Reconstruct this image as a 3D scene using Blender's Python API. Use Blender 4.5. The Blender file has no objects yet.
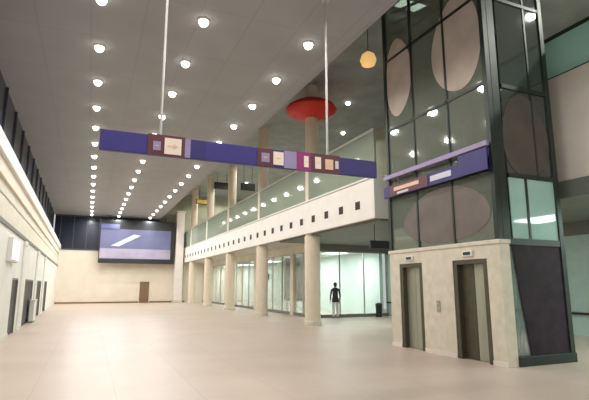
import bpy, bmesh, math, random
from mathutils import Vector, Matrix
random.seed(4)
S = bpy.context.scene
COL = S.collection
PI = math.pi

# ------------------------------------------------------------------ materials
def lin(c):
    return tuple(((v/255)/12.92 if v/255 <= .04045 else ((v/255+.055)/1.055)**2.4) for v in c) + (1,)

def mat(name, rgb, rough=.5, metal=0, noise=.0, scale=3.0, emit=None, estr=0, spec=.5, stretch=(1, 1, 1), bump=0):
    m = bpy.data.materials.new(name); m.use_nodes = True
    nt = m.node_tree; b = nt.nodes['Principled BSDF']
    b.inputs['Roughness'].default_value = rough
    b.inputs['Metallic'].default_value = metal
    b.inputs['Specular IOR Level'].default_value = spec
    c = lin(rgb)
    b.inputs['Base Color'].default_value = c
    if noise:
        tc = nt.nodes.new('ShaderNodeTexCoord'); mp = nt.nodes.new('ShaderNodeMapping')
        mp.inputs['Scale'].default_value = stretch
        nz = nt.nodes.new('ShaderNodeTexNoise'); nz.inputs['Scale'].default_value = scale; nz.inputs['Detail'].default_value = 4
        rp = nt.nodes.new('ShaderNodeValToRGB')
        rp.color_ramp.elements[0].position = .3; rp.color_ramp.elements[1].position = .7
        rp.color_ramp.elements[0].color = tuple(max(0, v*(1-noise)) for v in c[:3]) + (1,)
        rp.color_ramp.elements[1].color = tuple(min(1, v*(1+noise)) for v in c[:3]) + (1,)
        nt.links.new(tc.outputs['Object'], mp.inputs[0]); nt.links.new(mp.outputs[0], nz.inputs['Vector'])
        nt.links.new(nz.outputs['Fac'], rp.inputs[0]); nt.links.new(rp.outputs[0], b.inputs['Base Color'])
        if bump:
            bp = nt.nodes.new('ShaderNodeBump'); bp.inputs['Strength'].default_value = bump
            nt.links.new(nz.outputs['Fac'], bp.inputs['Height']); nt.links.new(bp.outputs[0], b.inputs['Normal'])
    if emit:
        b.inputs['Emission Color'].default_value = lin(emit); b.inputs['Emission Strength'].default_value = estr
    return m

def glass(name, tint, clear=.8, film=(120, 140, 130), gloss=.08, rough=.05):
    """Thin pane: tinted see-through, a little surface film, fresnel reflection."""
    m = bpy.data.materials.new(name); m.use_nodes = True
    nt = m.node_tree; nt.nodes.clear(); N = nt.nodes.new; L = nt.links.new
    out = N('ShaderNodeOutputMaterial'); tr = N('ShaderNodeBsdfTransparent'); df = N('ShaderNodeBsdfDiffuse')
    gl = N('ShaderNodeBsdfGlossy'); gl.inputs['Roughness'].default_value = rough
    tr.inputs[0].default_value = lin(tint); df.inputs[0].default_value = lin(film)
    nz = N('ShaderNodeTexNoise'); nz.inputs['Scale'].default_value = 1.3
    mr = N('ShaderNodeMapRange'); mr.inputs['To Min'].default_value = max(0, (1-clear)*.6); mr.inputs['To Max'].default_value = min(1, (1-clear)*1.4)
    L(nz.outputs['Fac'], mr.inputs['Value'])
    a = N('ShaderNodeMixShader'); L(mr.outputs[0], a.inputs[0]); L(tr.outputs[0], a.inputs[1]); L(df.outputs[0], a.inputs[2])
    lw = N('ShaderNodeLayerWeight'); lw.inputs['Blend'].default_value = .25
    mu = N('ShaderNodeMath'); mu.operation = 'MULTIPLY_ADD'; mu.inputs[1].default_value = .5; mu.inputs[2].default_value = gloss
    L(lw.outputs['Fresnel'], mu.inputs[0])
    b = N('ShaderNodeMixShader'); L(mu.outputs[0], b.inputs[0]); L(a.outputs[0], b.inputs[1]); L(gl.outputs[0], b.inputs[2])
    L(b.outputs[0], out.inputs[0])
    return m

def tile_mat(name, rgb, rgb2, mortar, tw, th, rough, msize=.008, mortar_smooth=.1, spec=.5):
    m = mat(name, rgb, rough, spec=spec); nt = m.node_tree; b = nt.nodes['Principled BSDF']
    tc = nt.nodes.new('ShaderNodeTexCoord'); br = nt.nodes.new('ShaderNodeTexBrick')
    br.offset = 0; br.inputs['Scale'].default_value = 1; br.inputs['Brick Width'].default_value = tw; br.inputs['Row Height'].default_value = th
    br.inputs['Mortar Size'].default_value = msize; br.inputs['Mortar Smooth'].default_value = mortar_smooth
    br.inputs['Color1'].default_value = lin(rgb); br.inputs['Color2'].default_value = lin(rgb2); br.inputs['Mortar'].default_value = lin(mortar)
    nz = nt.nodes.new('ShaderNodeTexNoise'); nz.inputs['Scale'].default_value = .7; nz.inputs['Detail'].default_value = 5
    mx = nt.nodes.new('ShaderNodeMix'); mx.data_type = 'RGBA'; mx.blend_type = 'OVERLAY'; mx.inputs['Factor'].default_value = .12
    nt.links.new(tc.outputs['Object'], br.inputs['Vector']); nt.links.new(tc.outputs['Object'], nz.inputs['Vector'])
    nt.links.new(br.outputs['Color'], mx.inputs['A']); nt.links.new(nz.outputs['Fac'], mx.inputs['B'])
    nt.links.new(mx.outputs['Result'], b.inputs['Base Color'])
    return m

M = dict(
    floor=tile_mat('polished_beige_stone', (201, 184, 169), (197, 180, 164), (186, 170, 155), 1.2, 1.2, .4, spec=.3),
    ceil=tile_mat('grey_ceiling_panels', (160, 160, 162), (157, 157, 159), (150, 150, 152), 1.2, 2.37, .75, .02),
    gceil=mat('dark_ceiling', (146, 152, 150), .8, noise=.15, scale=1),
    far=mat('beige_plaster', (228, 217, 200), .7, noise=.04, scale=1.2),
    left=mat('white_plaster', (224, 224, 216), .6, noise=.05, scale=1.0),
    soffit=mat('beige_soffit', (216, 212, 194), .7, noise=.08, scale=2),
    night=mat('night_window_glass', (34, 39, 54), .25, noise=.25, scale=.8),
    nightframe=mat('dark_window_frame', (62, 66, 78), .5),
    brown=mat('brown_timber', (128, 100, 78), .55, noise=.15, scale=4),
    parapet=mat('white_cladding', (232, 226, 218), .55, noise=.04, scale=2),
    beige=mat('beige_cladding', (224, 214, 203), .6, noise=.05, scale=1.5),
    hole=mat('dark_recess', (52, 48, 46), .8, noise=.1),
    column=mat('beige_column_stone', (222, 208, 186), .55, noise=.05, scale=3),
    red=mat('red_paint', (214, 48, 36), .5, noise=.08, scale=4),
    stone=mat('beige_stone_cladding', (214, 206, 187), .5, noise=.09, scale=5),
    frame=mat('dark_green_grey_steel', (44, 54, 48), .45, .3, noise=.12, scale=5),
    steel=mat('brushed_steel', (168, 170, 152), .4, .5, noise=.1, scale=6, stretch=(1, 1, .1)),
    bronze=mat('dark_bronze', (84, 82, 66), .45, .4, noise=.12, scale=6),
    frost=mat('grey_reflection', (186, 172, 162), .7, noise=.1, scale=2.2),
    refld=mat('brown_grey_reflection', (112, 103, 96), .7, noise=.12, scale=2.2),
    maroon=mat('dark_maroon_panel', (52, 44, 50), .65, noise=.3, spec=.15, scale=3),
    purple=mat('purple_sign_face', (54, 44, 124), .5, noise=.08, scale=2),
    navy=mat('dark_navy_sign_face', (46, 38, 104), .5, noise=.08, scale=2),
    plum=mat('dark_plum_plate', (92, 44, 52), .5, noise=.08),
    magenta=mat('magenta_plate', (140, 44, 110), .5, noise=.08),
    mauve=mat('mauve_plate', (150, 136, 172), .5, noise=.08),
    cream=mat('cream_pictogram', (238, 220, 204), .5, noise=.04),
    orange=mat('pale_orange_lettering', (226, 188, 160), .5, noise=.05),
    palewhite=mat('pale_white_lettering', (205, 205, 215), .5, noise=.05),
    rod=mat('grey_rod_metal', (186, 182, 176), .4, .4, noise=.05),
    black=mat('black_plastic', (34, 36, 38), .5, noise=.1),
    trimwhite=mat('white_trim', (222, 221, 214), .5, noise=.02),
    lamp=mat('downlight_lens', (255, 250, 240), .4, emit=(255, 250, 240), estr=7),
    panel=mat('ceiling_light_lens', (250, 255, 250), .4, emit=(240, 255, 248), estr=4),
    gold=mat('golden_lampshade', (215, 170, 95), .5, noise=.1, emit=(255, 205, 130), estr=.55),
    yellow=mat('yellow_sign_face', (200, 172, 90), .5, noise=.2, emit=(235, 200, 100), estr=.12),
    litbox=mat('white_lightbox_face', (245, 245, 240), .5, noise=.02, emit=(255, 255, 250), estr=.55),
    shopwall=mat('pale_green_shop_wall', (226, 236, 232), .7, noise=.08, scale=.8),
    galwall=mat('grey_green_gallery_wall', (158, 160, 140), .7, noise=.3, scale=.5),
    gfloor=mat('gallery_floor_stone', (206, 202, 192), .6, noise=.05),
    reflk=mat('dark_reflection', (88, 82, 74), .7, noise=.15, scale=2.2),
    tealwall=mat('pale_teal_wall', (184, 212, 203), .6, noise=.05),
    board=mat('blue_grey_board', (92, 122, 128), .5, noise=.2, scale=1.2),
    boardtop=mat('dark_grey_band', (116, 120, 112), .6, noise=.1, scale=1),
    skin=mat('skin', (196, 150, 122), .6, noise=.05),
    jacket=mat('dark_jacket_cloth', (40, 48, 50), .8, noise=.15, scale=9),
    trousers=mat('pale_trouser_cloth', (196, 200, 192), .8, noise=.08, scale=9),
    hair=mat('dark_hair', (34, 30, 28), .6, noise=.2, scale=30),
    shoe=mat('grey_shoe', (120, 118, 114), .6, noise=.1),
    stain=mat('amber_back_panel', (150, 124, 70), .6, noise=.3, scale=1.2),
)
M['glass'] = glass('clear_shop_glass', (244, 250, 248), .9, (215, 226, 222), .02)
M['rail_glass'] = glass('green_tinted_balustrade_glass', (212, 222, 210), .58, (196, 206, 190), .05)
M['teal_glass'] = glass('teal_tinted_glass', (160, 210, 196), .12, (192, 234, 222), .05)
M['tower_glass'] = glass('grey_tinted_tower_glass', (198, 206, 196), .66, (160, 166, 152), .05)
M['dark_glass'] = glass('dark_tinted_tower_glass', (130, 138, 134), .55, (92, 98, 94), .08)

# ------------------------------------------------------------------ mesh helpers
class MB:
    def __init__(self): self.b = bmesh.new()
    def box(self, x0, x1, y0, y1, z0, z1, bev=0, shear=None, rot=None):
        r = bmesh.ops.create_cube(self.b, size=1)
        vs = r['verts']
        for v in vs:
            v.co = Vector((x0+(v.co.x+.5)*(x1-x0), y0+(v.co.y+.5)*(y1-y0), z0+(v.co.z+.5)*(z1-z0)))
        if rot:
            c = Vector(((x0+x1)/2, (y0+y1)/2, (z0+z1)/2))
            bmesh.ops.rotate(self.b, cent=c, matrix=rot, verts=vs)
        if shear:
            for v in vs: v.co.x += shear(v.co.y)
        if bev:
            es = list({e for v in vs for e in v.link_edges})
            bmesh.ops.bevel(self.b, geom=es, offset=bev, segments=2, affect='EDGES', profile=.5)
        return self
    def lathe(self, prof, cx=0, cy=0, n=28, cap=True):
        rings = []
        for r, z in prof:
            rings.append([self.b.verts.new((cx+r*math.cos(2*PI*i/n), cy+r*math.sin(2*PI*i/n), z)) for i in range(n)])
        for a, c in zip(rings, rings[1:]):
            for i in range(n):
                self.b.faces.new((a[i], a[(i+1) % n], c[(i+1) % n], c[i]))
        if cap:
            self.b.faces.new(rings[0][::-1]); self.b.faces.new(rings[-1])
        return self
    def tube(self, p, q, r, n=10):
        p, q = Vector(p), Vector(q); d = q-p
        t = bmesh.ops.create_cone(self.b, cap_ends=True, segments=n, radius1=r, radius2=r, depth=d.length)
        mx = Matrix.Translation((p+q)/2) @ d.to_track_quat('Z', 'Y').to_matrix().to_4x4()
        bmesh.ops.transform(self.b, matrix=mx, verts=t['verts'])
        return self
    def slab(self, pts, ext):
        """polygon extruded along ext"""
        a = [self.b.verts.new(p) for p in pts]; e = Vector(ext)
        c = [self.b.verts.new(Vector(p)+e) for p in pts]
        n = len(a)
        self.b.faces.new(a); self.b.faces.new(c[::-1])
        for i in range(n): self.b.faces.new((a[i], c[i], c[(i+1) % n], a[(i+1) % n]))
        return self
    def ball(self, c, r, s=(1, 1, 1), seg=16):
        t = bmesh.ops.create_uvsphere(self.b, u_segments=seg, v_segments=seg//2+2, radius=r)
        for v in t['verts']: v.co = Vector((v.co.x*s[0], v.co.y*s[1], v.co.z*s[2])) + Vector(c)
        return self
    def build(self, name, m, parent=None, smooth=False):
        bmesh.ops.recalc_face_normals(self.b, faces=self.b.faces)
        me = bpy.data.meshes.new(name); self.b.to_mesh(me); self.b.free()
        me.materials.append(m)
        o = bpy.data.objects.new(name, me); COL.objects.link(o)
        if smooth:
            for p in me.polygons: p.use_smooth = True
            me.set_sharp_from_angle(angle=math.radians(40))
        if parent:
            o.parent = parent
            me.transform(Matrix.Translation(-Vector(world_loc(parent))))
        else:
            # origin at the base centre
            xs = [v.co for v in me.vertices]
            lo = Vector([min(c[i] for c in xs) for i in range(3)]); hi = Vector([max(c[i] for c in xs) for i in range(3)])
            b = Vector(((lo.x+hi.x)/2, (lo.y+hi.y)/2, lo.z))
            me.transform(Matrix.Translation(-b)); o.location = b
        return o

def world_loc(o):
    v = Vector(o.location)
    while o.parent: o = o.parent; v += Vector(o.location)
    return v

def tag(o, label=None, cat=None, group=None, kind=None):
    if label: o['label'] = label
    if cat: o['category'] = cat
    if group: o['group'] = group
    if kind: o['kind'] = kind
    return o
def empty(name, loc, label=None, cat=None, group=None, kind=None):
    o = bpy.data.objects.new(name, None); COL.objects.link(o); o.location = loc; o.empty_display_size = .2
    return tag(o, label, cat, group, kind)
def struct(o): o['kind'] = 'structure'; return o
def copy_tree(o, parent=None):
    c = o.copy(); COL.objects.link(c)
    if parent: c.parent = parent
    for ch in list(o.children): copy_tree(ch, c)
    return c
ORD = ['first', 'second', 'third', 'fourth', 'fifth', 'sixth', 'seventh', 'eighth', 'ninth', 'tenth']

# ------------------------------------------------------------------ main dimensions (metres; x right, y along the hall, z up)
YF = 47.5            # far wall
H = 8.0              # hall ceiling
HG = 10.6            # ceiling over the gallery
XC = 5.8             # edge of the hall ceiling
XP = 8.4             # face of gallery parapet
sh = lambda y: -(y-25)*.0125
XL = -2.4

# ------------------------------------------------------------------ shell
struct(MB().box(-6, 19, -4, YF, -.2, 0).build('floor', M['floor']))
struct(MB().box(-4.2, XC, -4, YF+.2, H, H+.25).build('ceiling', M['ceil']))
struct(MB().box(XC, XC+.2, -4, YF+.2, H, HG).build('trim_1', M['ceil']))          # upstand where the ceiling steps up
struct(MB().box(XC+.2, 15.2, -4, YF+.2, HG, HG+.2).build('ceiling_gallery', M['gceil']))
# far wall : plaster below, night glazing above
wf = struct(MB().box(-3.2, 15.2, YF, YF+.2, 0, 4.8).build('wall_far', M['far']))
struct(MB().box(-3.2, 8.7, YF-.03, YF, 0.0, .14).build('baseboard_far', M['brown']))
w = struct(MB().box(-3.2, XC+.2, YF+.02, YF+.12, 4.8, H).build('window_1', M['night']))
f = MB()
f.box(-3.2, XC+.2, YF-.06, YF+.02, 4.8, 4.92); f.box(-3.2, XC+.2, YF-.06, YF+.02, H-.12, H)
for i in range(9): x = -2.7+i*1.1; f.box(x-.04, x+.04, YF-.06, YF+.02, 4.92, H-.12)
f.build('window_frame', M['nightframe'], w)
struct(MB().box(XC+.2, 15.2, YF, YF+.2, 4.8, HG).build('wall_far_gallery', M['galwall']))
d = struct(MB().box(4.47, 5.33, YF-.06, YF, 0, 1.95, .01).build('door_1', M['brown']))
fr = MB(); fr.box(4.40, 4.47, YF-.09, YF, 0, 2.02); fr.box(5.33, 5.40, YF-.09, YF, 0, 2.02); fr.box(4.47, 5.33, YF-.09, YF, 1.95, 2.02)
fr.build('door_frame', M['soffit'], d)
MB().tube((5.22, YF-.11, .95), (5.22, YF-.11, 1.1), .015).build('door_handle', M['steel'], d)

# left side : wall with openings, cornice, dark clerestory
b = MB()
ops_ = [(18.1, 19.6), (22.1, 25.4), (27.7, 30.3), (33.0, 35.2)]
y = 6
for a, c in ops_:
    b.box(XL-.25, XL, y, a, 0, 3.4, shear=sh); b.box(XL-.25, XL, a, c, 1.88, 3.4, shear=sh); y = c
b.box(XL-.25, XL, y, YF, 0, 3.4, shear=sh)
struct(b.build('wall_left', M['left']))
for i, (a, c) in enumerate(ops_):
    dd = struct(MB().box(XL-.09, XL-.03, a, c, 0, 1.88, shear=sh).build('door_%d' % (i+2), M['black']))
    k = MB(); k.box(XL-.03, XL+.015, a, a+.07, 0, 1.88, shear=sh); k.box(XL-.03, XL+.015, c-.07, c, 0, 1.88, shear=sh); k.box(XL-.03, XL+.015, a+.07, c-.07, 1.81, 1.88, shear=sh)
    k.build('door_frame', M['boardtop'], dd)
struct(MB().box(XL-.8, XL-.05, 6, YF, 3.4, 4.1, shear=sh).build('trim_2', M['soffit']))
c = MB(); c.box(XL-.8, XL-.02, 6, YF, 4.1, 4.42, shear=sh); struct(c.build('trim_3', M['soffit']))
c = MB(); c.box(XL-.8, XL+.06, 6, YF, 4.42, 4.80, shear=sh); struct(c.build('trim_4', M['far']))
c = MB(); c.box(XL-.8, XL+.16, 6, YF, 4.80, 5.22, .03, shear=sh); struct(c.build('trim_5', M['trimwhite']))
c = MB(); c.box(XL-.08, XL+.04, 6, YF, 3.3, 3.42, shear=sh); struct(c.build('trim_6', M['boardtop']))
w = struct(MB().box(XL-.7, XL-.6, 4, YF, 5.1, H, shear=sh).build('window_2', M['night']))
f = MB()
for i in range(18): yy = 5+i*2.4; f.box(XL-.6, XL-.54, yy-.03, yy+.03, 5.2, H, shear=sh)
f.build('window_frame', M['nightframe'], w)
struct(MB().box(XL-.002, XL+.03, 6, 18.1, 0, .12, shear=sh).build('baseboard_left', M['soffit']))

# things along the left wall
def leftx(y): return XL+sh(y)
t = empty('lightbox', (leftx(17), 17, 2.35), 'glowing white box sign high on the left wall', 'sign')
MB().box(leftx(17)-.0, leftx(17)+.14, 16.25, 17.75, 2.35, 3.08, .02).build('casing', M['trimwhite'], t)
MB().box(leftx(17)+.14, leftx(17)+.155, 16.32, 17.68, 2.42, 3.01).build('face', M['litbox'], t)
t = empty('counter', (leftx(24.6)+.3, 24.6, 0), 'white waist-high counter in front of the middle dark left doorway', 'counter')
MB().box(leftx(24.6)+.05, leftx(24.6)+.24, 24.3, 25.3, 0.06, .95, .015).build('body', M['trimwhite'], t)
MB().box(leftx(24.6)+.04, leftx(24.6)+.26, 24.25, 25.35, .95, 1.0, .01).build('countertop', M['left'], t)
MB().box(leftx(24.6)+.07, leftx(24.6)+.22, 24.35, 25.25, 0, .06).build('plinth', M['boardtop'], t)
def pilaster(y, label):
    t = empty('pilaster', (leftx(y)+.1, y, 0), label, 'pilaster', 'white pilasters along the left wall')
    x = leftx(y)
    MB().box(x, x+.07, y-.32, y+.32, .2, 3.1, .02).build('shaft', M['trimwhite'], t)
    MB().box(x, x+.09, y-.37, y+.37, 0, .2, .02).build('base', M['left'], t)
    MB().box(x, x+.09, y-.37, y+.37, 3.1, 3.28, .02).build('capital', M['left'], t)
pilaster(20.6, 'white flat pilaster between the first two dark left doorways')
pilaster(26.5, 'white flat pilaster just beyond the left doorway with a counter')
pilaster(31.6, 'white flat pilaster between the last two dark left doorways')

# ------------------------------------------------------------------ right side : gallery
struct(MB().box(XP+.1, 15.2, 12.95, YF, 3.8, 4.1).build('floor_gallery', M['gfloor']))
struct(MB().box(10.6, 15.2, -1, 12.95, 3.8, 4.1).build('floor_gallery_near', M['gfloor']))
p = struct(MB().box(XP, XP+.22, 12.95, YF, 3.8, 5.15, .02).build('wall_gallery', M['parapet']))
HY = [13.93+1.19*i for i in range(28)]
for yy in HY:
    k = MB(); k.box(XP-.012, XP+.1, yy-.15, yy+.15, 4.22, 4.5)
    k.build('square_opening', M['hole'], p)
MB().box(XP-.05, XP+.27, 12.95, YF, 5.15, 5.22, .015).build('coping', M['trimwhite'], p)
struct(MB().box(XP-.03, 10.6, 12.83, 12.95, 3.8, 5.22).build('trim_7', M['trimwhite']))
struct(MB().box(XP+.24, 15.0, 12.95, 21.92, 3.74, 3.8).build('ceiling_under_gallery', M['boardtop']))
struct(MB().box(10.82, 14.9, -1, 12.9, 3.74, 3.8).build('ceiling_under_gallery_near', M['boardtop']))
# near part of the gallery edge, set back behind the lift
pn = struct(MB().box(10.5, 10.72, -1, 12.83, 4.15, 6.85, .02).build('wall_gallery_near', M['beige']))
struct(MB().box(10.46, 10.8, -1, 12.83, 3.72, 4.15, .02).build('trim_8', M['boardtop']))

def balustrade(name, x, y0, y1, z0, z1, n, m, label):
    t = empty(name, (x, (y0+y1)/2, z0), label, 'balustrade')
    g = MB(); g.box(x-.012, x+.012, y0, y1, z0+.02, z1-.05); g.build('glass_panel', m, t)
    MB().box(x-.05, x+.05, y0, y1, z1-.05, z1+.05, .02).build('top_rail', M['frame'] if m is M['teal_glass'] else M['rod'], t)
    MB().box(x-.04, x+.04, y0, y1, z0, z0+.05).build('bottom_rail', M['frame'], t)
    for i in range(n+1):
        yy = y0+.03+(y1-y0-.06)*i/n
        MB().box(x+.012, x+.06, yy-.03, yy+.03, z0+.05, z1-.05).build('post', M['rod'], t)
balustrade('glass_balustrade', XP+.12, 12.95, YF-.05, 5.22, 6.85, 14, M['rail_glass'], 'long glass balustrade on top of the white parapet with square openings')
balustrade('glass_balustrade', 10.6, -1, 12.83, 6.85, 7.95, 6, M['teal_glass'], 'teal glass balustrade on the beige wall right of the lift tower')

# gallery back wall, with openings drawn as real recessed windows
struct(MB().box(15, 15.2, -1, YF, 4.1, HG).build('wall_gallery_back', M['galwall']))
for i in range(7):
    y0 = 14+i*4.7
    w = struct(MB().box(14.93, 15.0, y0, y0+3.9, 4.6, 7.6).build('window_%d' % (i+10), M['boardtop'] if i % 2 else M['stain']))
    f = MB(); f.box(14.88, 14.94, y0-.08, y0, 4.5, 7.7); f.box(14.88, 14.94, y0+3.9, y0+3.98, 4.5, 7.7); f.box(14.88, 14.94, y0, y0+3.9, 7.6, 7.7)
    f.box(14.88, 14.94, y0, y0+3.9, 4.5, 4.6); f.box(14.88, 14.94, y0+1.9, y0+1.98, 4.6, 7.6)
    f.build('window_frame', M['rod'], w)

# ------------------------------------------------------------------ columns
COLY = [18.35+6.45*i for i in range(5)]
cl = ['pale round column with a red flared capital, nearest the lift tower',
      'second pale round column left of the lift tower, without red',
      'third pale round column along the gallery counted from the lift',
      'fourth pale round column along the gallery counted from the lift',
      'fifth and farthest pale round column along the gallery']
for i, yy in enumerate(COLY):
    cx = 8.75
    t = empty('round_column', (cx, yy, 0), cl[i], 'column', 'columns along the gallery front')
    MB().lathe([(.38, 0), (.38, .16), (.33, .2)], cx, yy).build('base', M['stone'], t, True)
    MB().lathe([(.33, .2), (.33, 3.7)], cx, yy).build('lower_shaft', M['column'], t, True)
    MB().lathe([(.29, 3.7), (.29, HG)], cx, yy).build('upper_shaft', M['column'], t, True)
    if i == 0:
        o = MB().lathe([(.315, 9.05), (.5, 9.1), (.85, 9.2), (1.08, 9.33), (1.16, 9.47), (1.08, 9.62), (.8, 9.8), (.5, 9.93), (.315, 10.0)], cx, yy, 36).build('capital', M['red'], t, True)
        o['label'] = 'red flared disc capital'
# end pier in the far right corner
t = empty('corner_pier', (7.87, 46.7, 0), 'tall pale square pier in the far corner beside the hanging screen', 'column')
MB().box(7.5, 8.24, 46.3, 47.1, .25, 8.6, .02).build('shaft', M['parapet'], t)
MB().box(7.44, 8.3, 46.24, 47.16, 0, .25, .02).build('base', M['stone'], t)
MB().box(7.44, 8.3, 46.24, 47.16, 8.6, 8.8, .02).build('capital', M['stone'], t)

# ------------------------------------------------------------------ shop fronts under the gallery
XS, YS = 10.6, 22.0
struct(MB().box(XS, 15, YS-.06, YS+.1, 3.4, 3.8).build('trim_9', M['boardtop']))
struct(MB().box(XS-.06, XS+.1, YS, YF, 3.4, 3.8).build('trim_10', M['soffit']))
struct(MB().box(14.6, 14.8, YS+.1, YF, 0, 3.8).build('wall_shop', M['shopwall']))
struct(MB().box(XS+.1, 14.6, YS+.1, YF, 3.5, 3.6).build('ceiling_shop', M['shopwall']))
def shop_window(n, p, q, mull=3):
    """glazed bay between plan points p and q"""
    p, q = Vector((*p, 0)), Vector((*q, 0)); L = (q-p).length; a = math.atan2(q.y-p.y, q.x-p.x)
    t = empty('window_%d' % n, p, kind='structure'); t.rotation_euler.z = a
    def add(nm, mb, m):
        o = mb.build(nm, m); loc = o.location.copy(); o.parent = t; o.location = loc
    add('window_pane', MB().box(.05, L-.05, -.012, .012, .16, 3.36), M['glass'])
    f = MB(); f.box(0, L, -.05, .05, 3.34, 3.4)
    f.box(0, .05, -.05, .05, .16, 3.34); f.box(L-.05, L, -.05, .05, .16, 3.34)
    for i in range(1, mull): x = L*i/mull; f.box(x-.022, x+.022, -.04, .04, .16, 3.34)
    add('window_frame', f, M['rod'])
    add('window_sill', MB().box(0, L, -.07, .07, 0, .16), M['boardtop'])
shop_window(3, (XS, YS), (15, YS), 3)
ys = [YS, 24.8, 31.25, 37.7, 44.15, YF]
for i in range(5): shop_window(4+i, (XS, ys[i]+.06), (XS, ys[i+1]-.06), 2 if i in (0, 4) else 4)
for i, yy in enumerate(ys[1:-1]):
    struct(MB().box(XS-.1, XS+.14, yy-.2, yy+.2, 0, 3.4, .01).build('trim_%d' % (11+i), M['column']))
# back wall of the open area right of the lift: pale glass
shop_back = struct(MB().box(15.0, 15.15, -1, YS, 0, 3.8).build('wall_right', M['tealwall']))
MB().box(14.94, 15.0, -1, YS, .68, .76).build('wall_rail', M['frame'], shop_back)
MB().box(14.94, 15.0, -1, YS, 3.3, 3.8).build('wall_band', M['boardtop'], shop_back)
for i in range(8): MB().box(14.95, 15.0, 1+i*2.6, 1.06+i*2.6, 0, 3.3).build('wall_mullion', M['rod'], shop_back)

# ceiling lights inside the shops and under the gallery
def strip_light(x0, x1, y0, y1, z, watts, label, col=(1, 1, 1)):
    t = empty('ceiling_panel_light', ((x0+x1)/2, (y0+y1)/2, z), label, 'light', 'panel lights under the gallery')
    MB().box(x0, x1, y0, y1, z-.06, z, .01).build('casing', M['trimwhite'], t)
    MB().box(x0+.05, x1-.05, y0+.05, y1-.05, z-.075, z-.06).build('diffuser', M['panel'], t)
    l = bpy.data.lights.new('lamp', 'AREA'); l.shape = 'RECTANGLE'; l.size = x1-x0; l.size_y = y1-y0; l.energy = watts; l.color = col
    o = bpy.data.objects.new('lamp', l); COL.objects.link(o); o.parent = t; o.location = (0, 0, -.1)
SH = 125
sn = ['first', 'second', 'third', 'fourth', 'fifth']
for i, yy in enumerate([23.6, 28.0, 34.4, 40.9, 45.8]):
    strip_light(12.2, 13.4, yy-.9, yy+.9, 3.5, SH, 'flat ceiling panel light inside the %s lit shop bay from the lift' % sn[i])
strip_light(12.2, 13.4, 15.5, 17.5, 3.74, 70, 'flat ceiling panel light under the gallery before the facing shop glass', (.9, 1, .97))
strip_light(12.2, 13.4, 4.0, 6.0, 3.74, 220, 'flat ceiling panel light under the gallery behind the lift tower', (.88, 1, .96))

# things at the shop fronts
t = empty('display_board', (10.95, 25.2, 0), 'large blue grey display board behind shop glass between first two columns', 'board')
MB().box(10.92, 10.98, 23.5, 26.9, .75, 3.25, .01).build('panel', M['board'], t)
for yy in (23.9, 26.5):
    MB().box(10.9, 11.0, yy-.04, yy+.04, .06, .75).build('leg', M['rod'], t); MB().box(10.75, 11.2, yy-.05, yy+.05, 0, .06).build('foot', M['rod'], t)
k = MB()
k.box(10.9, 10.92, 23.5, 26.9, 3.2, 3.25); k.box(10.9, 10.92, 23.5, 26.9, .75, .8); k.box(10.9, 10.92, 23.5, 23.55, .8, 3.2); k.box(10.9, 10.92, 26.85, 26.9, .8, 3.2)
k.build('frame', M['rod'], t)
t = empty('wall_sign', (XS-.1, 28.9, 2.0), 'small dark square sign on the shop front beside the second column', 'sign')
MB().box(XS-.16, XS-.06, 28.5, 29.3, 2.0, 2.36, .01).build('plate', M['bronze'], t)
MB().box(XS-.17, XS-.16, 28.6, 29.2, 2.1, 2.26).build('face', M['boardtop'], t)
t = empty('litter_bin', (14.1, 21.5, 0), 'small dark litter bin against the shop glass beside the lift', 'bin')
MB().lathe([(.15, .03), (.17, .6)], 14.1, 21.5, 20).build('body', M['black'], t, True)
MB().lathe([(.18, .6), (.18, .66), (.1, .72)], 14.1, 21.5, 20).build('lid', M['frame'], t, True)
MB().lathe([(.16, 0), (.16, .03)], 14.1, 21.5, 20).build('base', M['frame'], t, True)
t = empty('hanging_sign', (9.4, 14, 2.88), 'dark bar sign hung under the gallery just left of the lift', 'sign')
MB().box(8.9, 10.0, 13.95, 14.05, 2.9, 3.18, .01).build('panel', M['black'], t)
for x in (9.1, 9.8): MB().tube((x, 14, 3.18), (x, 14, 3.74), .015).build('rod', M['frame'], t)

# things hanging over the gallery
def gallery_sign(name, x, y, z0, z1, w, m, label):
    t = empty(name, (x, y, z0), label, 'sign', 'signs hung over the gallery')
    MB().box(x-w/2, x+w/2, y-.08, y+.08, z0, z1, .015).build('casing', M['black'], t)
    MB().box(x-w/2+.05, x+w/2-.05, y-.095, y-.08, z0+.05, z1-.05).build('face', m, t)
    for s in (-.3, .3): MB().tube((x+s*w, y, z1), (x+s*w, y, HG), .02).build('rod', M['frame'], t)
gallery_sign('hanging_monitor', 9.45, 36.9, 9.35, 9.9, 1.3, M['black'], 'left dark monitor hung over the gallery, below the purple banner')
gallery_sign('hanging_monitor', 9.55, 30.2, 8.0, 8.5, 1.0, M['black'], 'right dark monitor hung over the gallery, beside the second column')
gallery_sign('lit_hanging_sign', 9.3, 42.7, 9.0, 9.45, 1.5, M['yellow'], 'yellowish lit sign hung over the far end of the gallery')
t = empty('pendant_lamp', (7.6, 11.75, 8.4), 'golden pendant lamp hanging by the top left of the lift tower', 'lamp')
MB().lathe([(.05, 8.38), (.2, 8.46), (.26, 8.62), (.2, 8.8), (.06, 8.9)], 7.6, 11.75, 20).build('shade', M['gold'], t, True)
MB().tube((7.6, 11.75, 8.9), (7.6, 11.75, HG), .015).build('cord', M['bronze'], t)
MB().lathe([(.08, HG-.06), (.08, HG)], 7.6, 11.75, 14).build('ceiling_rose', M['bronze'], t)

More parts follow.
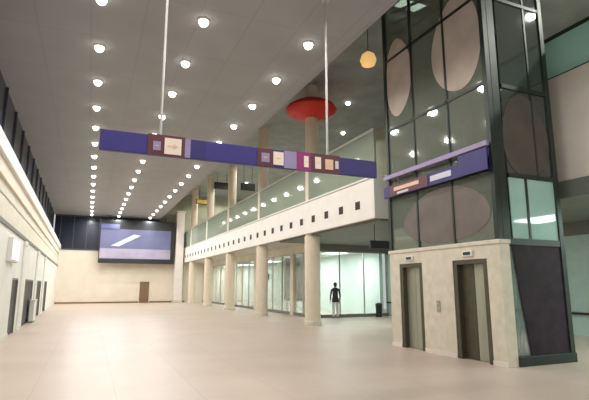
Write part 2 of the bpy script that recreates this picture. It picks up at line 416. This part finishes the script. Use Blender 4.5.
# ------------------------------------------------------------------ lift tower
T = empty('lift_tower', (8.9, 9.4, 0), 'tall glass lift tower on a beige stone base with two doors', 'lift')
x0, x1, y0, y1 = 7.9, 9.9, 7.4, 11.4
ZB = 2.52
b = MB()
dA, dB = (9.98, 10.95), (7.78, 8.85)
for a, c in ((y0, dB[0]), (dB[1], dA[0]), (dA[1], y1)): b.box(x0, x0+.28, a, c, 0, ZB)
for a, c in (dA, dB): b.box(x0, x0+.28, a, c, 2.22, ZB)
b.box(x0-.03, x0+.3, y0-.03, y1+.03, ZB, ZB+.09, .012)
b.build('stone_base', M['stone'], T)
for a, c in ((y0, dB[0]), (dB[1], dA[0]), (dA[1], y1)): MB().box(x0-.02, x0, a, c, 0, .1).build('skirting', M['beige'], T)
for (a, c), side in ((dA, 0), (dB, 1)):
    dr = MB(); dr.box(x0+.01, x0+.24, a, a+.13, 0, 2.22); dr.box(x0+.01, x0+.24, c-.13, c, 0, 2.22); dr.box(x0+.01, x0+.24, a+.13, c-.13, 2.12, 2.22)
    D = dr.build('lift_door', M['bronze'], T)
    mid = (a+c)/2
    for q, (e, g) in enumerate(((a+.13, mid-.005), (mid+.005, c-.13))):
        MB().box(x0+.14, x0+.19, e, g, 0.01, 2.12, .006).build('door_leaf', M['bronze'] if (side == 1 and q == 1) else M['steel'], D)
    ind = MB().box(x0-.05, x0, mid-.16, mid+.16, 2.29, 2.42, .012).build('floor_indicator', M['trimwhite'], T)
    MB().box(x0-.055, x0-.05, mid-.11, mid+.11, 2.32, 2.39).build('indicator_window', M['black'], ind)
cp = MB().box(x0-.02, x0, 9.35, 9.47, 1.0, 1.28, .006).build('call_panel', M['steel'], T)
for zz in (1.09, 1.19): MB().lathe([(.02, zz), (.02, zz+.02)], x0-.02, 9.41, 12).build('call_button', M['trimwhite'], cp)
# posts
for (px, py, z) in ((x0, y0, ZB+.09), (x0, y1-.12, ZB+.09), (x1-.14, y0, 0), (x1-.14, y1-.14, 0)):
    MB().box(px, px+.14, py, py+.12, z, HG, .01).build('corner_post', M['frame'], T)
MB().box(x0+.14, x0+.36, y0, y0+.12, ZB+.09, HG, .01).build('post', M['frame'], T)
# front: vertical mullions, horizontal rails, glass
MV = [(y0+.12, 8.72), (8.78, 10.06), (10.12, y1-.12)]
for yy in (8.72, 10.06): MB().box(x0+.02, x0+.09, yy, yy+.06, ZB+.09, HG).build('mullion', M['frame'], T)
RZ = [ZB+.09, 4.12, 6.15, 8.35, HG-.1]
for zz in RZ[1:]: MB().box(x0+.02, x0+.1, y0+.12, y1-.12, zz, zz+.07).build('transom', M['frame'], T)
for a, c in MV:
    MB().box(x0+.05, x0+.065, a, c, ZB+.09, HG-.1).build('glass_pane', M['tower_glass'], T)
# back / left faces
MB().box(x0+.14, x1-.14, y1-.06, y1-.045, 0, HG-.1).build('glass_pane', M['tower_glass'], T)
MB().box(x1-.05, x1-.035, y0+.12, y1-.14, 0, HG-.1).build('glass_pane', M['tower_glass'], T)
for zz in (ZB, 4.1, 6.15, 8.35, HG-.1):
    MB().box(x1-.1, x1-.02, y0+.12, y1-.14, zz, zz+.07).build('transom', M['frame'], T)
    MB().box(x0+.14, x1-.14, y1-.1, y1-.02, zz, zz+.07).build('transom', M['frame'], T)
# right-hand face towards the camera
MB().box(8.36, x1-.14, y0+.04, y0+.055, 4.1, HG-.1).build('glass_pane', M['dark_glass'], T)
MB().box(8.36, x1-.14, y0+.04, y0+.055, ZB+.1, 4.0).build('glass_pane', M['teal_glass'], T)
for zz, hh in ((ZB-.02, .14), (4.0, .1), (6.1, .1), (8.3, .08), (HG-.1, .08)):
    MB().box(8.36 if zz > ZB else x0+.28, x1-.14, y0+.01, y0+.1, zz, zz+hh).build('transom', M['frame'], T)
MB().box(8.84, 8.9, y0+.02, y0+.09, ZB+.1, 4.0).build('mullion', M['frame'], T)
MB().box(9.25, 9.3, y0+.02, y0+.09, 4.1, HG).build('mullion', M['frame'], T)
MB().box(x0+.28, 8.62, y0+.05, y0+.065, .2, ZB).build('glass_pane', M['glass'], T)
MB().slab([(8.62, y0+.03, .2), (x1-.14, y0+.03, .2), (x1-.14, y0+.03, ZB-.02), (8.3, y0+.03, ZB-.02), (8.42, y0+.03, 1.55)], (0, .05, 0)).build('dark_panel', M['maroon'], T)
MB().box(x0+.28, x1, y0-.03, y0+.12, 0, .2, .015).build('plinth', M['frame'], T)
# reflections in the tower glass, painted as opaque oval patches
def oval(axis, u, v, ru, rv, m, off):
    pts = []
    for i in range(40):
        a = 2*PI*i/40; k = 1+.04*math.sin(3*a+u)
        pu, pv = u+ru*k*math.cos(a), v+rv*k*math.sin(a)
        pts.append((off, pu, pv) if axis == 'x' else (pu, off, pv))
    o = MB().slab(pts, (.008, 0, 0) if axis == 'x' else (0, .008, 0)).build('reflection_oval', m, T)
    o['label'] = 'grey oval patch painting a reflection on the glass'
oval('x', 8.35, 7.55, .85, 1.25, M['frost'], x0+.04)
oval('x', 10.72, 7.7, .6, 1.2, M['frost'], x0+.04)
oval('x', 9.15, 3.34, 1.55, .68, M['refld'], x0+.04)
oval('y', 8.98, 5.0, .72, .98, M['reflk'], y0+.025)
# guide rails and roof bracing
for (gx, gy) in ((8.75, 7.75), (9.3, 7.75), (8.75, 11.1)):
    MB().box(gx-.035, gx+.035, gy-.035, gy+.035, 0, HG).build('guide_rail', M['rod'], T)
for k in range(4):
    z = 8.9+k*.36
    MB().tube((x0+.2, y1-.3, z), (x1-.2, y0+.4+.4*k, z+.5), .05).build('brace', M['rod'], T)
c = empty('lift_car', (9.0, 10.1, 4.25), 'dark lift car stopped behind the glass of the lift tower', 'lift car')
k = MB(); k.box(8.4, 9.5, 9.45, 10.75, 4.25, 4.4, .02); k.build('car_floor', M['black'], c)
MB().box(8.4, 9.5, 9.45, 10.75, 6.35, 6.5, .02).build('car_roof', M['black'], c)
MB().box(8.45, 9.45, 10.68, 10.73, 4.4, 6.35).build('wall_panel', M['maroon'], c)
MB().box(8.45, 9.45, 9.47, 9.52, 4.4, 6.35).build('wall_panel', M['bronze'], c)
MB().box(9.42, 9.47, 9.52, 10.68, 4.4, 6.35).build('wall_panel', M['bronze'], c)
for gy in (9.8, 10.4): MB().tube((9.0, gy, 6.5), (9.0, gy, HG-.05), .02).build('cable', M['frame'], c)

# light panel under the roof of the tower
rl = MB().box(8.25, 9.25, 10.75, 11.25, 10.36, 10.42, .01).build('roof_light', M['trimwhite'], T)
MB().box(8.29, 9.21, 10.79, 11.21, 10.345, 10.36).build('light_diffuser', M['panel'], rl)

# ------------------------------------------------------------------ signs
B = empty('overhead_sign', (2.83, 8.6, 3.96), 'long purple overhead sign hung across the hall on two rods', 'sign')
yb = 8.6
MB().box(0.000, 5.666, yb-.05, yb+.05, 3.969, 4.340, .012).build('panel', M['purple'], B)
MB().box(4.738, 5.649, yb-.062, yb-.05, 3.977, 4.331).build('end_plate', M['navy'], B)
def plate(a, c, z0, z1, m, name='plate', y=.062):
    return MB().box(a, c, yb-y, yb-.05, z0, z1).build(name, m, B)
plate(0.801, 1.467, 3.960, 4.356, M['plum'])
plate(1.568, 1.855, 3.977, 4.331, M['navy'])
plate(1.467, 1.568, 3.977, 4.331, M['mauve'])
plate(2.884, 3.221, 3.977, 4.331, M['plum'])
plate(3.457, 3.727, 3.977, 4.331, M['mauve'])
plate(3.727, 4.047, 3.960, 4.356, M['magenta'])
plate(4.047, 4.738, 3.960, 4.356, M['plum'])
def picto(a, c, z0, z1, m, kind):
    o = MB().box(a, c, yb-.072, yb-.062, z0, z1).build('pictogram', m, B)
    s = min(c-a, z1-z0)*.32; cx, cz = (a+c)/2, (z0+z1)/2; k = MB()
    if kind == 'arrow':
        k.slab([(cx-s, yb-.078, cz-.12*s), (cx+.1*s, yb-.078, cz-.12*s), (cx+.1*s, yb-.078, cz-.5*s), (cx+s, yb-.078, cz), (cx+.1*s, yb-.078, cz+.5*s), (cx+.1*s, yb-.078, cz+.12*s), (cx-s, yb-.078, cz+.12*s)], (0, .006, 0))
    else:
        k.box(cx-s*.7, cx+s*.7, yb-.078, yb-.072, cz-s*.15, cz+s*.15)
    k.build('mark', M['orange'], o)
picto(0.894, 1.029, 4.053, 4.222, M['mauve'], 'bar')
picto(1.096, 1.400, 4.002, 4.306, M['cream'], 'arrow')
picto(2.968, 3.136, 4.053, 4.238, M['mauve'], 'bar')
picto(3.221, 3.440, 4.019, 4.289, M['cream'], 'bar')
picto(3.895, 3.996, 4.036, 4.272, M['cream'], 'bar')
picto(4.148, 4.283, 4.028, 4.281, M['cream'], 'bar')
picto(4.384, 4.570, 4.036, 4.255, M['orange'], 'bar')
picto(4.620, 4.696, 4.070, 4.238, M['palewhite'], 'bar')
for x in (1.02, 4.47):
    r = MB().tube((x, yb, 4.340), (x, yb, H), .024).build('hanging_rod', M['rod'], B)
    MB().lathe([(.09, H-.03), (.09, H)], x, yb, 16).build('ceiling_plate', M['rod'], r)

L_ = empty('tower_sign', (7.78, 9.4, 4.1), 'purple sign running along the front glass of the lift tower', 'sign')
MB().box(7.76, 7.83, 7.42, 11.38, 4.12, 4.44, .01).build('panel', M['navy'], L_)
MB().box(7.75, 7.84, 7.42, 8.3, 4.12, 4.62, .01).build('end_panel', M['navy'], L_)
MB().box(7.745, 7.76, 9.4, 11.05, 4.13, 4.43).build('plate', M['plum'], L_)
MB().box(7.735, 7.745, 9.75, 10.85, 4.26, 4.36).build('lettering_strip', M['orange'], L_)
MB().box(7.745, 7.76, 8.55, 9.3, 4.22, 4.36).build('lettering_strip', M['palewhite'], L_)
MB().box(7.735, 7.745, 10.2, 10.7, 4.15, 4.21).build('lettering_strip', M['palewhite'], L_)
MB().box(7.76, 7.84, 7.42, 11.38, 4.66, 4.78, .01).build('top_rail', M['mauve'], L_)
for yy in (8.0, 10.7): MB().box(7.79, 7.81, yy-.03, yy+.03, 4.3, 4.7).build('bracket', M['frame'], L_)

V = empty('hanging_screen', (3.95, 46.3, 3.7), 'big blue grey screen in a dark frame hung at the far end', 'screen')
ya = 46.3
MB().box(.62, 7.38, ya, ya+.3, 3.62, 7.62, .03).build('casing', M['black'], V)
MB().box(.7, 6.98, ya-.02, ya, 4.02, 6.75).build('display', mat('display_lavender', (98, 100, 134), .4, noise=.2, scale=.6, emit=(124, 126, 172), estr=.05), V)
k = MB().box(.7, 6.98, ya-.03, ya-.02, 4.05, 4.95).build('lower_display', mat('display_pale', (158, 152, 172), .4, noise=.16, scale=.9, emit=(160, 156, 186), estr=.05), V)
MB().box(.7, 2.3, ya-.02, ya, 6.7, 7.2).build('upper_display', mat('display_blue', (90, 96, 134), .3, noise=.12, scale=.9, emit=(100, 108, 160), estr=.15), V)
k = MB(); k.slab([(1.6, ya-.03, 5.2), (2.3, ya-.03, 5.15), (4.2, ya-.03, 6.2), (3.6, ya-.03, 6.3)], (0, .01, 0)); k.build('reflection_stroke', mat('display_reflection', (190, 194, 216), .4, noise=.08, emit=(190, 195, 220), estr=.08), V)  # diagonal reflection on the screen, drawn as a pale slab
for x in (1.4, 6.4): MB().tube((x, ya+.15, 7.62), (x, ya+.15, H), .04).build('hanging_rod', M['frame'], V)

# ------------------------------------------------------------------ downlights
def downlight_proto():
    t = empty('downlight', (0, 0, 0))
    MB().lathe([(.14, 0), (.14, -.03), (.125, -.045), (.12, -.03)], cap=False).build('trim_ring', M['trimwhite'], t, True)
    MB().lathe([(.02, -.17), (.06, -.162), (.095, -.13), (.115, -.08), (.12, -.035)]).build('lens', M['lamp'], t, True)  # domed to imitate the round glare of each lamp
    l = bpy.data.lights.new('lamp', 'SPOT'); l.spot_size = math.radians(168); l.spot_blend = .25; l.shadow_soft_size = .12; l.energy = 110; l.color = (1, .985, .965)
    o = bpy.data.objects.new('lamp', l); COL.objects.link(o); o.parent = t; o.location = (0, 0, -.2)
    return t
fl = bpy.data.lights.new('lamp', 'SPOT'); fl.spot_size = math.radians(168); fl.spot_blend = .25; fl.shadow_soft_size = .12; fl.energy = 200; fl.color = (1, .985, .965)
P0 = downlight_proto(); first = True
rows = [(-.18, 'left ceiling row'), (2.12, 'middle ceiling row'), (4.93, 'right ceiling row')]
for x, rn in rows:
    n = 0
    for k in range(-3, 16):
        yy = 10.5+2.37*k
        if k == -1 and x > 4: continue
        o = P0 if first else copy_tree(P0); first = False
        o.location = (x, yy, H)
        if k >= 11:
            for ch in o.children:
                if ch.type == 'LIGHT': ch.data = fl
        if k < 0: lab, grp = 'unseen downlight added overhead for light, nearer than the visible %s' % rn, 'added near downlights of the %s' % rn  # rows carried on out of view, added to light the hall
        elif k < 8: lab, grp = 'glowing round downlight, %s from the front of the %s' % (ORD[k], rn), 'downlights of the %s' % rn
        else: lab, grp = 'tiny glowing downlight in the far streak of the %s' % rn, 'far downlights of the %s' % rn
        tag(o, lab, 'downlight', grp)
for (x, yy), lab in (((11.2, 19.26), 'lone round downlight in the dark ceiling above the gallery'), ((13.25, 23.44), 'faint small downlight deep over the gallery behind the red capital')):
    o = copy_tree(P0); o.location = (x, yy, HG); tag(o, lab, 'downlight', 'gallery downlights')
gl = bpy.data.lights.new('lamp', 'SPOT'); gl.spot_size = math.radians(168); gl.spot_blend = .25; gl.shadow_soft_size = .12; gl.energy = 700; gl.color = (1, .97, .9)
def gallery_light(x, yy, lab, grp):
    o = copy_tree(P0); o.location = (x, yy, HG); tag(o, lab, 'downlight', grp)
    for ch in o.children:
        if ch.type == 'LIGHT': ch.data = gl
for yy in (29, 34, 39, 44): gallery_light(12.2, yy, 'faint downlight far along the dark gallery ceiling', 'far gallery downlights')
for yy in (-1, 2, 5): gallery_light(12.8, yy, 'unseen fill lamp added in the gallery ceiling right of the lift tower', 'added near gallery fill lamps')  # out-of-view lamps added to brighten the area right of the tower

# ------------------------------------------------------------------ person
def make_person(loc, rz):
    root = empty('person', loc, 'person in dark jacket and pale trousers standing facing the shop glass', 'person')
    root.rotation_euler.z = rz
    V_, E_, R_ = [], [], []
    def v(p, r, par=None):
        V_.append(p); R_.append(r if isinstance(r, tuple) else (r, r))
        if par is not None: E_.append((par, len(V_)-1))
        return len(V_)-1
    pel = v((0, 0, .96), (.155, .11)); wa = v((0, 0, 1.1), (.14, .10), pel); ch = v((0, .01, 1.3), (.17, .115), wa)
    nb = v((0, 0, 1.46), (.085, .08), ch); nk = v((0, .01, 1.53), .055, nb)
    hd = v((0, .03, 1.62), (.075, .09), nk); ht = v((0, .025, 1.71), (.07, .085), hd)
    for s in (-1, 1):
        hp = v((s*.09, 0, .88), .105, pel); kn = v((s*.105, .015, .5), .082, hp); ca = v((s*.108, -.01, .34), .076, kn); an = v((s*.11, -.015, .1), .06, ca)
        he = v((s*.11, 0, .045), .042, an); to = v((s*.125, .15, .035), .035, he)
        so = v((s*.19, 0, 1.41), .065, nb); el = v((s*.25, -.02, 1.12), .047, so)
        wr = v((s*.25, .1 if s > 0 else .06, .9), .032, el); pm = v((s*.245, .12 if s > 0 else .08, .83), (.032, .02), wr)
        for q, ln in enumerate((.062, .072, .068, .055)):
            fy = (.095+q*.018) - (0 if s > 0 else .04)
            a = v((s*.248, fy+.005, .785), .0095, pm); b2 = v((s*.246, fy+.012, .785-ln*.55), .009, a); v((s*.238, fy+.02, .785-ln), .008, b2)
        tb = v((s*.235, .16 if s > 0 else .12, .835), .011, pm); v((s*.228, .175 if s > 0 else .135, .795), .009, tb)
    me = bpy.data.meshes.new('tmp'); me.from_pydata(V_, E_, []); o = bpy.data.objects.new('tmp', me); COL.objects.link(o)
    o.modifiers.new('s', 'SKIN'); o.modifiers.new('d', 'SUBSURF').levels = 1
    for i, sv in enumerate(me.skin_vertices[0].data): sv.radius = R_[i]; sv.use_root = (i == 0)
    dg = bpy.context.evaluated_depsgraph_get(); dg.update()
    bm_ = bpy.data.meshes.new_from_object(o.evaluated_get(dg)); bpy.data.objects.remove(o)
    bm_.name = 'body'
    bm_.materials.clear()
    for m in ('jacket', 'trousers', 'skin', 'shoe'): bm_.materials.append(M[m])
    for p in bm_.polygons:
        c = p.center; p.use_smooth = True
        if c.z > 1.52: p.material_index = 2
        elif abs(c.x) > .19 and c.z < .89: p.material_index = 2
        elif c.z > .86: p.material_index = 0
        elif c.z > .085: p.material_index = 1
        else: p.material_index = 3
    bo = bpy.data.objects.new('body', bm_); COL.objects.link(bo); bo.parent = root
    def kid(nm, mb, m):
        k = mb.build(nm, m, smooth=True); k.parent = root
    h = MB(); h.ball((0, .005, 1.695), .1, (.9, 1.02, 1.0)); h.ball((0, -.03, 1.63), .085, (.95, .8, 1.0)); kid('hair', h, M['hair'])
    f = MB(); f.ball((0, .125, 1.63), .016, (.8, 1, 1.4), 10); kid('nose', f, M['skin'])
    for s in (-1, 1):
        kid('ear', MB().ball((s*.085, .02, 1.635), .025, (.4, .8, 1.2), 10), M['skin'])
        kid('eye', MB().ball((s*.032, .108, 1.655), .012, (1, .7, .7), 10), M['black'])
    kid('mouth', MB().ball((0, .112, 1.575), .022, (1, .4, .3), 10), M['plum'])
    h = MB(); h.lathe([(.185, .80), (.18, .9), (.165, 1.0)], 0, 0, 24, cap=False)
    for vv in h.b.verts: vv.co.y *= .75
    kid('jacket_hem', h, M['jacket'])
    return root
make_person((11.5, 21.45, 0), math.radians(-12))

# ------------------------------------------------------------------ world and camera
W = bpy.data.worlds.new('World'); S.world = W; W.use_nodes = True
W.node_tree.nodes['Background'].inputs[0].default_value = (1, .98, .96, 1)
W.node_tree.nodes['Background'].inputs[1].default_value = .6
cd = bpy.data.cameras.new('Camera'); cam = bpy.data.objects.new('Camera', cd); COL.objects.link(cam)
cd.sensor_width = 36; cd.lens = 470/589*36; cd.clip_end = 200
cam.location = (0, 0, 1.65); cam.rotation_euler = (math.radians(90+10.25), 0, math.radians(-23.33))
S.camera = cam
vs = S.view_settings
vs.view_transform = 'Standard'; vs.look = 'None'; vs.gamma = 1; vs.use_curve_mapping = False; vs.exposure = .22
